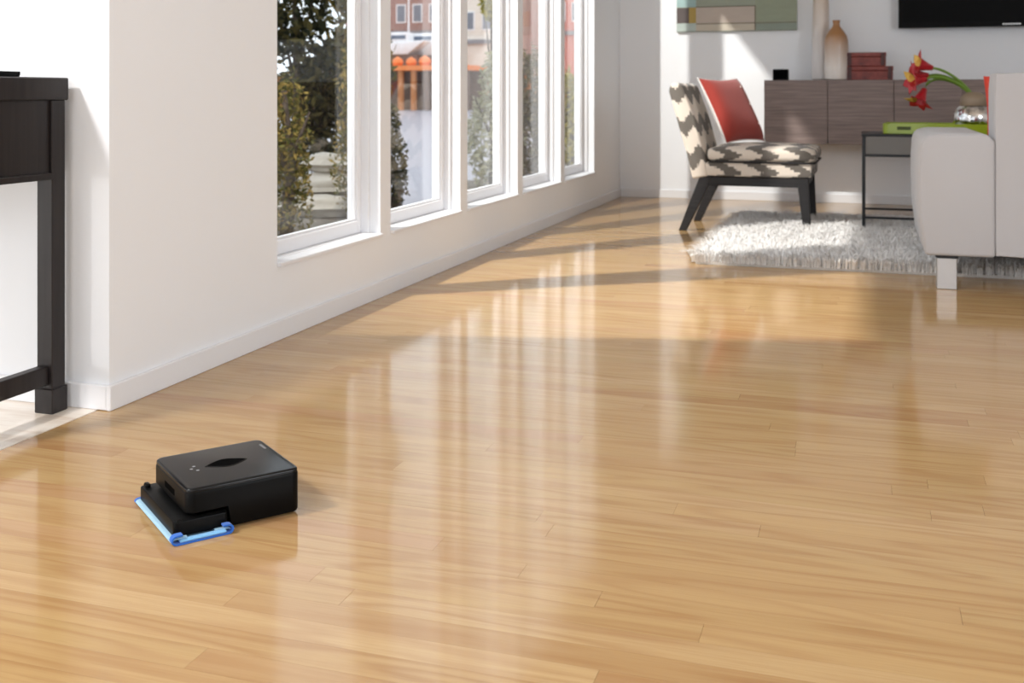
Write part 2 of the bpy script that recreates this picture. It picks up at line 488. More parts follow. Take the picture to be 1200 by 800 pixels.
# ---- windows
for k, (y0, y1) in enumerate(WIN):
    e = struct(empty('window_%d' % (k + 1), (XW, (y0 + y1) / 2, ZS)))
    e['label'] = ['tall white window nearest the console table', 'second tall white window from the left', 'middle one of five tall white windows',
                  'fourth tall white window from the left', 'farthest tall white window by the corner'][k]
    hw = (y1 - y0) / 2; hh = ZH - ZS
    f = B()      # outer frame lining the opening
    f.box(-0.135, -0.045, -hw + 0.0005, -hw + 0.013, 0.0005, hh - 0.0005, 0.002, 1); f.box(-0.135, -0.045, hw - 0.013, hw - 0.0005, 0.0005, hh - 0.0005, 0.002, 1)
    f.box(-0.135, -0.045, -hw + 0.013, hw - 0.013, 0.0005, 0.016, 0.002, 1); f.box(-0.135, -0.045, -hw + 0.013, hw - 0.013, hh - 0.013, hh - 0.0005, 0.002, 1)
    f.build('window_frame', M['trim'], e)
    s = B()      # sash: stiles and rails
    a0, a1 = -hw + 0.013, hw - 0.013; z0, z1 = 0.016, hh - 0.013
    s.box(-0.115, -0.075, a0, a0 + 0.030, z0, z1, 0.003, 1); s.box(-0.115, -0.075, a1 - 0.030, a1, z0, z1, 0.003, 1)
    s.box(-0.115, -0.075, a0 + 0.030, a1 - 0.030, z0, z0 + 0.048, 0.003, 1); s.box(-0.115, -0.075, a0 + 0.030, a1 - 0.030, z1 - 0.030, z1, 0.003, 1)
    so = s.build('sash', M['sash'], e)
    g = B()      # glazing bead
    for (c0, c1, d0, d1) in ((a0 + 0.030, a0 + 0.037, z0 + 0.048, z1 - 0.030), (a1 - 0.037, a1 - 0.030, z0 + 0.048, z1 - 0.030),
                             (a0 + 0.037, a1 - 0.037, z0 + 0.048, z0 + 0.056), (a0 + 0.037, a1 - 0.037, z1 - 0.037, z1 - 0.030)):
        g.box(-0.102, -0.084, c0, c1, d0, d1)
    g.build('glazing_bead', M['trim'], so)
    B().box(-0.097, -0.093, a0 + 0.034, a1 - 0.034, z0 + 0.052, z1 - 0.034).build('pane', M['glass'], e)
    B().box(-0.046, 0.014, -hw + 0.001, hw - 0.001, 0.0005, 0.014, 0.003, 2).build('window_sill', M['trim'], e)

# ================================================================== CONSOLE TABLE (left)
ct = tag(empty('console_table', (-1.88, 2.205, 0)), 'dark espresso console table with square legs against the white entry wall', 'table')
TW, TD, TZ = 1.15, 0.42, 0.82      # extends to -x and -y
for sx in (0, 1):
    for sy in (0, 1):
        x1 = -sx * (TW - 0.046); y1 = -sy * (TD - 0.046)
        lg = B().box(x1 - 0.046, x1, y1 - 0.046, y1, 0.0015, TZ - 0.055, 0.002, 1).build('leg', M['espresso'], ct)
        B().box(x1 - 0.050, x1 + 0.004, y1 - 0.050, y1 + 0.004, 0.0012, 0.062, 0.002, 1).build('foot_block', M['espresso'], lg)
B().box(-TW - 0.006, 0.006, -TD - 0.006, 0.006, TZ - 0.055, TZ, 0.003, 1).build('table_top', M['espresso'], ct)
for sx in (0, 1):
    x1 = -0.008 - sx * (TW - 0.046)
    B().box(x1 - 0.022, x1, -TD + 0.046, -0.046, 0.585, TZ - 0.055, 0.001, 1).build('side_apron', M['espresso'], ct)
    B().box(x1 - 0.03, x1 + 0.012, -TD + 0.046, -0.046, 0.572, 0.588, 0.002, 1).build('apron_moulding', M['espresso'], ct)
    B().box(x1 - 0.028, x1 - 0.002, -TD + 0.046, -0.046, 0.072, 0.118, 0.002, 1).build('stretcher', M['espresso'], ct)
B().box(-TW + 0.046, -0.046, -0.03, -0.008, 0.585, TZ - 0.055).build('back_apron', M['espresso'], ct)
for k in range(2):
    xa = -TW + 0.048 + k * 0.53
    d = B().box(xa, xa + 0.524, -TD + 0.012, -TD + 0.032, 0.59, TZ - 0.059, 0.002, 1).build('drawer', M['espresso'], ct)
    B().lathe([(0.006, 0), (0.012, 0.012), (0.010, 0.02)], 12, (xa + 0.26, -TD + 0.002, 0.69)).build('knob', M['dark_metal'], d)
tr = tag(empty('decor_tray', (-2.20, 1.99, TZ)), 'flat dark tray lying on the console table', 'tray')
B().box(-0.26, 0.26, -0.13, 0.13, 0.0005, 0.006, 0.002, 1).build('tray_base', M['black_satin'], tr)
b = B(); b.box(-0.26, 0.26, -0.13, -0.12, 0.005, 0.014); b.box(-0.26, 0.26, 0.12, 0.13, 0.005, 0.014); b.box(-0.26, -0.25, -0.12, 0.12, 0.005, 0.014); b.box(0.25, 0.26, -0.12, 0.12, 0.005, 0.014)
b.build('rim', M['black_satin'], tr)

# ================================================================== FLOOR ROBOT
def rrect(hx, hy, r, n=6):
    pts = []
    for (sx, sy, a0) in ((1, 1, 0), (-1, 1, 90), (-1, -1, 180), (1, -1, 270)):
        for k in range(n + 1):
            a = R(a0 + 90 * k / n); pts.append((sx * (hx - r) + r * math.cos(a), sy * (hy - r) + r * math.sin(a)))
    return pts
rb = tag(empty('mopping_robot', (-1.147, 1.778, 0), math.atan2(-0.786, -0.617)), 'square black floor mopping robot with blue cleaning cloth on the oak floor', 'robot')
# local +x = forward
def shell(bm, prof, outline_fn):
    t = bmesh.new(); rings = []
    for prm in prof:
        rings.append([t.verts.new((p[0], p[1], z_)) for p, z_ in outline_fn(prm)])
    n = len(rings[0])
    for a, c in zip(rings, rings[1:]):
        for k in range(n): t.faces.new((a[k], a[(k + 1) % n], c[(k + 1) % n], c[k]))
    t.faces.new(rings[0][::-1]); t.faces.new(rings[-1])
    bmesh.ops.recalc_face_normals(t, faces=t.faces[:])
    bm._add(t)
hx, hy = 0.106, 0.103
def ring(prm):
    inset, z, front_lift = prm
    out = []
    base_ = rrect(hx - inset, hy - inset, max(0.004, 0.016 - inset), 6)
    h7 = len(base_) // 4; sy_ = hy - inset
    base_ = base_[:h7] + [(0.032, sy_), (0.026, sy_)] + base_[h7:3 * h7] + [(0.026, -sy_), (0.032, -sy_)] + base_[3 * h7:]
    for (x, y) in base_:
        zz = z + (front_lift if x > 0.029 else 0.0)
        out.append(((x, y), zz))
    return out
b = B()
shell(b, [(0.008, 0.0025, 0.0365), (0.002, 0.0045, 0.0365), (0.0, 0.008, 0.034), (0.0, 0.0735, 0), (0.001, 0.0765, 0), (0.003, 0.0788, 0), (0.0065, 0.0802, 0)], ring)
b.build('body_shell', M['black_satin'], rb, True)
b = B(); shell(b, [(0.001, 0.0775, 0), (0.001, 0.0808, 0), (0.0018, 0.0825, 0), (0.004, 0.0838, 0), (0.008, 0.0843, 0)], ring)
top = b.build('top_cover', M['black'], rb, True)
# almond shaped grip with lip; recess shade put in as a flat dark plate
def almond(L, W, n=14):
    p = []
    for k in range(n + 1): t = -1 + 2 * k / n; p.append((L * t, -W * (1 - abs(t) ** 1.5)))
    for k in range(1, n): t = 1 - 2 * k / n; p.append((L * t, W * (1 - abs(t) ** 1.5)))
    return p
rm = Matrix.Translation((0.0, 0.0, 0)) @ Matrix.Rotation(R(0), 4, 'Z')
B().prism(almond(0.039, 0.021), 'z', 0.0841, 0.0848, mtx=rm).build('grip_recess_shade', M['black_deep'], top)
lip = B()
al = [Vector((p[0], p[1], 0.0846)) for p in almond(0.0402, 0.022)]
lip.tube(al + [al[0]], 0.0007, 6)
lip.build('grip_lip', M['black'], top, True)
for (px_, py_) in ((0.058, 0.012), (0.066, 0.0), (0.058, -0.012)):
    B().lathe([(0.0032, 0.0), (0.0032, 0.0006)], 12, (px_, py_, 0.0841)).build('mode_light', M['grey_mark'], top)
mk = B()
for k in range(6): mk.box(-0.094, -0.089 if k % 2 else -0.0885, -0.036 + k * 0.0052 - 0.03, -0.0325 + k * 0.0052 - 0.03, 0.0841, 0.0845)
mk.build('logo_print', M['grey_mark'], top)
B().box(hx - 0.003, hx + 0.0006, -0.03, 0.03, 0.052, 0.064, 0.001, 1).build('sensor_window', M['black_deep'], rb)
# pad plate under and in front of the body
PX0, PX1, PY = 0.034, 0.131, 0.110
b = B(); b.prism(rrect((PX1 - PX0) / 2, PY, 0.008, 4), 'z', 0.0085, 0.0345, 0.0025, 2, Matrix.Translation(((PX0 + PX1) / 2, 0, 0)))
pp = b.build('pad_plate', M['black_satin'], rb, True)
B().box(PX1 - 0.016, PX1 - 0.006, -PY + 0.004, -PY + 0.022, 0.033, 0.041, 0.003, 2).build('end_clip', M['black_satin'], pp)
B().box(PX1 - 0.016, PX1 - 0.006, PY - 0.010, PY - 0.002, 0.033, 0.036, 0.0015, 2).build('end_clip', M['black_satin'], pp)
B().box(0.02, 0.1, -0.05, 0.05, 0.03, 0.05).build('pad_mount', M['black_satin'], rb)
# cloth wrapped round the plate, its edge folded in a flat loop at both ends
def cloth_band(y0, y1, t, x0, x1, z0, z1, over):
    """strip profile: from over the rear edge, under the plate and up over the front edge"""
    path = []
    for k in range(7):
        a = R(90 + 180 * k / 6); path.append((x0 + 0.006 * math.cos(a), (z0 + z1) / 2 + (z1 - z0) / 2 * math.sin(a)))
    for k in range(7):
        a = R(-90 + 180 * k / 6); path.append((x1 + 0.007 * math.cos(a), (z0 + z1) / 2 + (z1 - z0) / 2 * math.sin(a)))
    path = [(x0 + over, z1)] + path + [(x1 - over, z1)]
    nb = []
    for i, p in enumerate(path):
        a = path[max(0, i - 1)]; c = path[min(len(path) - 1, i + 1)]
        d = Vector((c[0] - a[0], c[1] - a[1])).normalized(); nb.append((p[0] - d.y * -t, p[1] + d.x * -t))
    bb = B(); T = bb.bm
    loops = []
    for y in (y0, y1):
        loops.append([T.verts.new((p[0], y, p[1])) for p in path + nb[::-1]])
    n = len(loops[0]); m = len(path)
    for k in range(n): T.faces.new((loops[0][k], loops[0][(k + 1) % n], loops[1][(k + 1) % n], loops[1][k]))
    for lp in loops:
        for k in range(m - 1): T.faces.new((lp[k], lp[k + 1], lp[n - 2 - k], lp[n - 1 - k]))
    bmesh.ops.recalc_face_normals(T, faces=T.faces[:])
    return bb
cl = cloth_band(-PY + 0.002, PY + 0.008, 0.0022, PX0 + 0.006, PX1 - 0.001, 0.0028, 0.0080, 0.02).build('mop_cloth', M['cloth_white'], rb, True)
# folded end loop on the near side (local +y is the robot's left = near side of the photo)
cloth_band(PY + 0.003, PY + 0.016, 0.0030, PX0 + 0.004, PX1 - 0.001, 0.0034, 0.0150, 0.010).build('cloth_hem', M['cloth_blue'], cl, True)
B().box(PX0 + 0.008, PX1 - 0.006, PY + 0.004, PY + 0.0155, 0.0040, 0.0085, 0.0015, 1).build('cloth_fold', M['cloth_light'], cl)
cloth_band(-PY - 0.004, -PY + 0.002, 0.0030, PX0 + 0.006, PX1 - 0.001, 0.0034, 0.0080, 0.010).build('cloth_hem', M['cloth_blue'], cl, True)
for s_ in (-1, 1):
    wm = Matrix.Translation((-0.055, s_ * 0.07, 0.0195)) @ Matrix.Rotation(R(90), 4, 'X')
    b = B(); b.lathe([(0.016, -0.008), (0.019, -0.006), (0.019, 0.006), (0.016, 0.008)], 20); bmesh.ops.transform(b.bm, matrix=wm, verts=b.bm.verts)
    b.build('wheel', M['black_satin'], rb, True)

# ================================================================== SHAG RUG
RX0, RX1, RY0, RY1 = -0.76, 1.75, 4.97, 6.78
rg = tag(empty('shag_rug', ((RX0 + RX1) / 2, (RY0 + RY1) / 2, 0)), 'white long pile shag rug under the patterned chair and side table', 'rug')
RC = Vector(((RX0 + RX1) / 2, (RY0 + RY1) / 2, 0))
hxr, hyr = (RX1 - RX0) / 2, (RY1 - RY0) / 2
B().box(-hxr + 0.02, hxr - 0.02, -hyr + 0.02, hyr - 0.02, 0.0008, 0.014).build('rug_backing', M['backing'], rg)
N = 70000
px_ = rng.uniform(-hxr, hxr, N); py_ = rng.uniform(-hyr, hyr, N)
clump = np.sin(px_ * 23 + 2.1 * np.sin(py_ * 17)) * np.sin(py_ * 21 + 1.7 * np.sin(px_ * 19))
ang = rng.uniform(0, 2 * np.pi, N) * 0.5 + clump * 2.2
leng = rng.uniform(0.060, 0.092, N); lean = rng.uniform(0.25, 0.75, N); wd = rng.uniform(0.003, 0.006, N)
# fringe leans outwards at the borders
edge = np.minimum.reduce([hxr - np.abs(px_), hyr - np.abs(py_)])
dx, dy = np.cos(ang), np.sin(ang)
outx = np.where(hxr - np.abs(px_) < hyr - np.abs(py_), np.sign(px_), 0); outy = np.where(outx == 0, np.sign(py_), 0)
kk = np.clip(1 - edge / 0.05, 0, 1)
dx = dx * (1 - kk) + outx * kk; dy = dy * (1 - kk) + outy * kk
lean = lean * (1 - kk) + 0.85 * kk
bx_, by_ = -dy, dx
mid = np.stack([px_ + dx * lean * leng * 0.35, py_ + dy * lean * leng * 0.35, 0.012 + leng * 0.62 * np.sqrt(1 - (lean * 0.55) ** 2)], 1)
tip = np.stack([px_ + dx * lean * leng, py_ + dy * lean * leng, 0.012 + leng * 0.82 * np.sqrt(np.clip(1 - lean ** 2, 0.04, 1))], 1)
root = np.stack([px_, py_, np.full(N, 0.012)], 1)
side = np.stack([bx_, by_, np.zeros(N)], 1) * wd[:, None] / 2
Vv = np.stack([root - side, root + side, mid + side, mid - side, tip], 1).reshape(-1, 3)
base = (np.arange(N) * 5)[:, None]
quads = base + np.array([[0, 1, 2, 3]]); tris = base + np.array([[3, 2, 4]])
me = bpy.data.meshes.new('pile')
me.vertices.add(len(Vv)); me.vertices.foreach_set('co', Vv.astype(np.float32).ravel())
me.loops.add(N * 7); me.loops.foreach_set('vertex_index', np.concatenate([quads, tris], 1).ravel().astype(np.int32))
me.polygons.add(N * 2)
me.polygons.foreach_set('loop_start', np.stack([np.arange(N) * 7, np.arange(N) * 7 + 4], 1).ravel().astype(np.int32))
me.update(); me.validate()
o = link('pile', me, M['pile'], rg); o['kind'] = 'stuff'
rg.location = RC

# ================================================================== SLIPPER CHAIR
ch = tag(empty('slipper_chair', (-0.645, 6.445, 0), R(-1)), 'armless slipper chair in cream and grey zigzag fabric with black legs', 'chair')
def soft_box(name, x0, x1, y0, y1, z0, z1, mat, parent, r=0.03, crown=0.0, seg=4, n=8):
    b = B(); b.box(x0, x1, y0, y1, z0, z1)
    bmesh.ops.subdivide_edges(b.bm, edges=b.bm.edges[:], cuts=n, use_grid_fill=True)
    cx, cy = (x0 + x1) / 2, (y0 + y1) / 2
    hx_, hy_, hz_ = (x1 - x0) / 2, (y1 - y0) / 2, (z1 - z0) / 2; cz = (z0 + z1) / 2
    for v in b.bm.verts:
        q = Vector((v.co.x - cx, v.co.y - cy, v.co.z - cz))
        inner = Vector((max(-hx_ + r, min(hx_ - r, q.x)), max(-hy_ + r, min(hy_ - r, q.y)), max(-hz_ + r, min(hz_ - r, q.z))))
        d = q - inner
        if d.length > 1e-6: q = inner + d.normalized() * min(r, max(abs(d.x), abs(d.y), abs(d.z)))
        if q.z > 0: q.z += crown * (1 - (q.x / hx_) ** 2) * (1 - (q.y / hy_) ** 2)
        v.co = Vector((cx, cy, cz)) + q
    return b.build(name, mat, parent, True)
soft_box('seat_base', -0.215, 0.372, -0.278, 0.278, 0.312, 0.398, M['ikat_seat'], ch, 0.02)
soft_box('seat_cushion', -0.205, 0.392, -0.282, 0.282, 0.398, 0.478, M['ikat_seat'], ch, 0.034, 0.022, n=12)
pip = B(); 
for zz in (0.398,):
    ln = [(-0.19, -0.283, zz), (0.37, -0.283, zz), (0.388, -0.265, zz), (0.388, 0.265, zz), (0.37, 0.283, zz), (-0.19, 0.283, zz)]
    pip.tube(ln, 0.0055, 8)
pip.build('seat_piping', M['chair_wood'], ch, True)
# back: padded slab leaning backwards
prof = [(-0.285, 0.295), (-0.195, 0.315), (-0.225, 0.46), (-0.275, 0.65), (-0.335, 0.805), (-0.345, 0.832), (-0.375, 0.846), (-0.408, 0.838), (-0.422, 0.80), (-0.365, 0.60), (-0.318, 0.44)]
bk = B().prism(prof, 'y', -0.28, 0.28, 0.014, 3).build('backrest', M['ikat_back'], ch, True)
for s_ in (-1, 1):
    yy = s_ * 0.252
    lg = B(); lg.prism([(-0.245, 0.312), (-0.185, 0.312), (-0.195, 0.262), (-0.322, 0.0005), (-0.365, 0.0005)], 'y', yy - 0.019, yy + 0.019, 0.003, 1)
    lg.build('leg', M['chair_wood'], ch)
    lg = B(); lg.prism([(0.29, 0.312), (0.352, 0.312), (0.366, 0.016), (0.326, 0.016)], 'y', yy - 0.019, yy + 0.019, 0.003, 1)
    lg.build('leg', M['chair_wood'], ch)
    B().box(-0.205, 0.30, yy - 0.017, yy + 0.017, 0.262, 0.311, 0.002, 1).build('side_rail', M['chair_wood'], ch)
B().box(0.31, 0.345, -0.235, 0.235, 0.268, 0.311, 0.002, 1).build('front_rail', M['chair_wood'], ch)
B().box(-0.235, -0.20, -0.235, 0.235, 0.268, 0.311, 0.002, 1).build('back_rail', M['chair_wood'], ch)

# red cushion leaning on the chair back
def pillow_half(S, T, sgn, n=18, pinch=0.08):
    b = B(); g = []
    for i in range(n + 1):
        row = []
        for j in range(n + 1):
            u, v = -1 + 2 * i / n, -1 + 2 * j / n
            p = pinch * (1 - u * u) * v * v; q = pinch * (1 - v * v) * u * u
            t = T * ((1 - u ** 4) * (1 - v ** 4)) ** 0.55
            row.append(b.bm.verts.new((S * u * (1 - q), S * v * (1 - p), sgn * (t + 0.001))))
        g.append(row)
    for i in range(n):
        for j in range(n):
            f = (g[i][j], g[i + 1][j], g[i + 1][j + 1], g[i][j + 1])
            b.bm.faces.new(f if sgn > 0 else f[::-1])
    return b
def pillow(name, label, cen, e1, e2, S, T, matf, matb, beads=True):
    e2 = Vector(e2).normalized(); e1 = Vector(e1); e1 = (e1 - e2 * e1.dot(e2)).normalized(); nn = e2.cross(e1)
    p = tag(empty(name), label, 'cushion')
    p.matrix_world = Matrix.Translation(cen) @ Matrix((e2, e1, nn)).transposed().to_4x4()
    pillow_half(S, T, 1).build('cover_front', matf, p, True)
    pillow_half(S, T * 0.75, -1).build('cover_back', matb, p, True)
    s = B(); rim = []
    n = 18
    for (u0, v0, u1, v1) in ((-1, -1, 1, -1), (1, -1, 1, 1), (1, 1, -1, 1), (-1, 1, -1, -1)):
        for k in range(n):
            u = u0 + (u1 - u0) * k / n; v = v0 + (v1 - v0) * k / n
            rim.append((S * u * (1 - 0.08 * (1 - v * v) * u * u), S * v * (1 - 0.08 * (1 - u * u) * v * v), 0))
    s.tube(rim + [rim[0]], 0.004, 6); s.build('piping', matb, p, True)
    if beads:
        for (u, v) in ((0.66, -0.55), (0.62, 0.05), (0.55, 0.6)):
            t = T * ((1 - u ** 4) * (1 - v ** 4)) ** 0.55
            B().lathe([(0.004, 0.0), (0.006, 0.003), (0.003, 0.006)], 10, (S * u, S * v, t)).build('bead', M['bead'], p, True)
    return p
e1 = Vector((-0.42, 0.2, 0.9)).normalized(); e2 = Vector((0.43, 0.9, 0)).normalized()
cen = Vector((-0.755, 6.265, 0.497)) + 0.212 * e1 + 0.212 * e2
pillow('throw_cushion', 'brick red cushion with white back leaning on the patterned chair', cen, e1, e2, 0.212, 0.058, M['red_fabric'], M['white_fabric'])

# ================================================================== WALL CABINET
cx0, cy0, cz0, cz1 = -0.668, 7.68, 0.437, 0.875
cb = tag(empty('wall_cabinet', (cx0, cy0, cz0)), 'long grey brown veneer cabinet mounted on the far wall', 'cabinet')
DW, ND = 0.425, 5
b = B(); b.box(0, DW * ND, 0.02, YF - cy0 - 0.001, 0, 0.02); b.box(0, DW * ND, 0.02, YF - cy0 - 0.001, 0.418, 0.438)
b.box(0, 0.02, 0.02, YF - cy0 - 0.001, 0.02, 0.418); b.box(DW * ND - 0.02, DW * ND, 0.02, YF - cy0 - 0.001, 0.02, 0.418); b.box(0.02, DW * ND - 0.02, YF - cy0 - 0.012, YF - cy0 - 0.001, 0.02, 0.418)
b.build('carcass', M['credenza'], cb)
for k in range(ND):
    B().box(k * DW + 0.002, (k + 1) * DW - 0.002, 0, 0.0195, 0.002, 0.428, 0.001, 1).build('door', M['credenza'], cb)

# things on the cabinet
p = on_y(915, 94, 7.82)
bxs = tag(empty('speaker_cube', (p.x, 7.82, cz1)), 'small black cube on the left end of the wall cabinet', 'box')
B().box(-0.053, 0.053, -0.04, 0.04, 0.0003, 0.078, 0.006, 2).build('housing', M['black_satin'], bxs)
B().box(-0.044, 0.044, -0.043, -0.0395, 0.010, 0.068, 0.001, 1).build('front_grille', M['black_deep'], bxs)
p = on_y(962, 94, 7.97)
tv_ = tag(B().lathe([(0.050, 0.0003), (0.062, 0.01), (0.064, 0.10), (0.060, 0.30), (0.054, 0.55), (0.046, 0.72), (0.040, 0.80), (0.043, 0.83), (0.036, 0.83), (0.034, 0.76)], 40).build('tall_vase', M['tall_vase'], None, True, loc=(p.x, 7.97, cz1)),
          'tall slim cream vase standing behind the bottle vase on the cabinet', 'vase')
p = on_y(980, 94, 7.80)
tag(B().lathe([(0.066, 0.0003), (0.076, 0.008), (0.079, 0.08), (0.080, 0.20), (0.079, 0.265), (0.070, 0.305), (0.045, 0.345), (0.026, 0.368), (0.022, 0.385), (0.024, 0.405), (0.027, 0.412), (0.018, 0.412), (0.016, 0.38)], 40).build('bottle_vase', M['bottle'], None, True, loc=(p.x, 7.80, cz1)),
    'short bottle vase with amber shoulder fading to cream on the cabinet', 'vase')
def keep_box(x0, x1, z0, z1, label):
    e = tag(empty('leather_box', ((x0 + x1) / 2, 7.86, z0)), label, 'box', 'red boxes on the cabinet')
    hw = (x1 - x0) / 2; hh = z1 - z0
    B().box(-hw, hw, -0.09, 0.09, 0.0003, hh * 0.66, 0.004, 2).build('box_body', M['leather'], e)
    B().box(-hw - 0.003, hw + 0.003, -0.093, 0.093, hh * 0.68, hh, 0.005, 2).build('lid', M['leather'], e)
    for s_ in (-1, 1): B().box(s_ * (hw - 0.02) - 0.012, s_ * (hw - 0.02) + 0.012, -0.0955, -0.0885, 0.004, hh - 0.004, 0.001, 1).build('corner_strap', M['leather_dark'], e)
xa = on_y(992, 94, 7.77).x
keep_box(xa, xa + 0.30, cz1, cz1 + 0.094, 'dark red leather box, lower and wider of the two on cabinet')
keep_box(xa + 0.0, xa + 0.255, cz1 + 0.0945, cz1 + 0.188, 'dark red leather box, upper and narrower of the two on cabinet')

# painting (lower edge in view)
xa, xb = on_y(793, 37, 8.07).x, on_y(934, 37, 8.07).x
pz = 1.24; PH = 0.62
pt = tag(empty('abstract_painting', ((xa + xb) / 2, YF, pz)), 'abstract painting of grey green and beige blocks on the far wall', 'painting')
W = (xb - xa)
def paint(name, c, var=0.12):
    a = Mat(name); n = a.noise(a.map(a.obj(), (3, 3, 9)), 3.0, 4, 0.6)
    return a.pbr(a.mix(n, tuple(x * (1 - var) for x in c), tuple(min(1, x * (1 + var)) for x in c)), 0.7)
B().box(-W / 2, W / 2, -0.028, -0.001, 0, PH, 0.002, 1).build('canvas', paint('paint_sage', sr(154, 160, 144), 0.14), pt)
def patch(u0, u1, z0, z1, c, d=0.0286):
    B().box(-W / 2 + u0 * W, -W / 2 + u1 * W, -d, -0.0275, z0, z1).build('paint_block', paint('paint_%d_%d_%d' % c, sr(*c)), pt)
patch(0.0, 0.105, 0.065, 0.18, (92, 82, 80)); patch(0.105, 0.165, 0.065, 0.18, (178, 152, 84))
patch(0.0, 0.165, 0.004, 0.065, (182, 194, 188)); patch(0.165, 0.66, 0.058, 0.18, (190, 176, 164)); patch(0.165, 0.66, 0.004, 0.055, (196, 186, 170))
patch(0.66, 1.0, 0.004, 0.062, (140, 150, 138)); patch(0.66, 1.0, 0.066, PH - 0.01, (148, 155, 134)); patch(0.0, 0.165, 0.185, PH - 0.01, (160, 188, 186))
patch(0.17, 0.66, 0.19, PH - 0.01, (154, 160, 144))
patch(0.165, 0.66, 0.18, 0.187, (104, 98, 84), 0.0292); patch(0.655, 0.664, 0.004, 0.187, (112, 98, 84), 0.0292); patch(0.165, 1.0, 0.055, 0.0625, (118, 112, 96), 0.0292); patch(0.0, 1.0, 0.0, 0.005, (124, 128, 116), 0.0292)

# television
xa = on_y(1053, 34, 8.0).x; tz = 1.237
tv = tag(empty('television', (xa, YF, tz)), 'black flat television mounted on the far wall above the cabinet', 'television')
B().box(0, 1.25, -0.10, -0.045, 0, 0.73, 0.004, 2).build('tv_housing', M['black_satin'], tv)
B().box(0.018, 1.232, -0.1015, -0.0995, 0.032, 0.712).build('screen', M['screen'], tv)
B().box(0.40, 0.85, -0.046, -0.0005, 0.2, 0.55).build('wall_bracket', M['dark_metal'], tv)
lg = B()
xl = on_y(1175, 27, 8.0).x - xa
for k in range(7): lg.box(xl + k * 0.0165, xl + k * 0.0165 + 0.0125, -0.1022, -0.0995, 0.011, 0.021)
lg.build('logo_print', M['silver_mark'], tv)

# ================================================================== SIDE TABLE
st = tag(empty('side_table', (-0.008, 6.17, 0)), 'low side table with thin dark metal frame and grey panels beside the sofa', 'table')
SW, SD, SZ0, SZ1 = 0.74, 0.48, 0.447, 0.563
rr = 0.009
for sx in (0, 1):
    for sy in (0, 1):
        B().box(sx * SW - rr, sx * SW + rr, sy * SD - rr, sy * SD + rr, 0.0148, SZ1 - 0.004, 0.002, 1).build('leg', M['dark_metal'], st)
for sy in (0, 1):
    B().box(rr, SW - rr, sy * SD - 0.006, sy * SD + 0.006, 0.106, 0.118, 0.001, 1).build('stretcher', M['dark_metal'], st)
    B().box(rr, SW - rr, sy * SD - 0.008, sy * SD + 0.008, SZ0 - 0.006, SZ0 + 0.008, 0.001, 1).build('lower_rail', M['dark_metal'], st)
    B().box(rr, SW - rr, sy * SD - 0.004, sy * SD + 0.004, SZ0 + 0.008, SZ1 - 0.012).build('side_panel', M['grey_panel'], st)
for sx in (0, 1):
    B().box(sx * SW - 0.006, sx * SW + 0.006, rr, SD - rr, 0.106, 0.118, 0.001, 1).build('stretcher', M['dark_metal'], st)
    B().box(sx * SW - 0.008, sx * SW + 0.008, rr, SD - rr, SZ0 - 0.006, SZ0 + 0.008, 0.001, 1).build('lower_rail', M['dark_metal'], st)
    B().box(sx * SW - 0.004, sx * SW + 0.004, rr, SD - rr, SZ0 + 0.008, SZ1 - 0.012).build('side_panel', M['grey_panel'], st)
B().box(-0.012, SW + 0.012, -0.012, SD + 0.012, SZ1 - 0.012, SZ1, 0.002, 1).build('table_top', M['dark_metal'], st)

# green tray
gt = tag(empty('serving_tray', (0.375, 6.385, SZ1), R(-4)), 'lime green serving tray with handle slot on the side table', 'tray')
hwx, hwy, th = 0.275, 0.165, 0.056
B().prism(rrect(hwx, hwy, 0.03, 5), 'z', 0.0005, 0.008, 0.001, 1).build('tray_base', M['green'], gt)
o_ = rrect(hwx, hwy, 0.03, 5); i_ = rrect(hwx - 0.010, hwy - 0.010, 0.022, 5)
b = B(); T = b.bm; n = len(o_)
r0 = [T.verts.new((*p, 0.006)) for p in o_]; r1 = [T.verts.new((*p, th)) for p in o_]; r2 = [T.verts.new((*p, th)) for p in i_]; r3 = [T.verts.new((*p, 0.006)) for p in i_]
for k in range(n):
    q = (k + 1) % n
    for a, c in ((r0, r1), (r1, r2), (r2, r3), (r3, r0)): T.faces.new((a[k], a[q], c[q], c[k]))
bmesh.ops.recalc_face_normals(T, faces=T.faces[:])
wl = b.build('tray_wall', M['green'], gt, True)
B().box(-hwx + 0.075, -hwx + 0.145, -hwy - 0.0008, -hwy + 0.003, 0.022, 0.040, 0.0005, 1).build('handle_slot', M['green_dark'], wl)

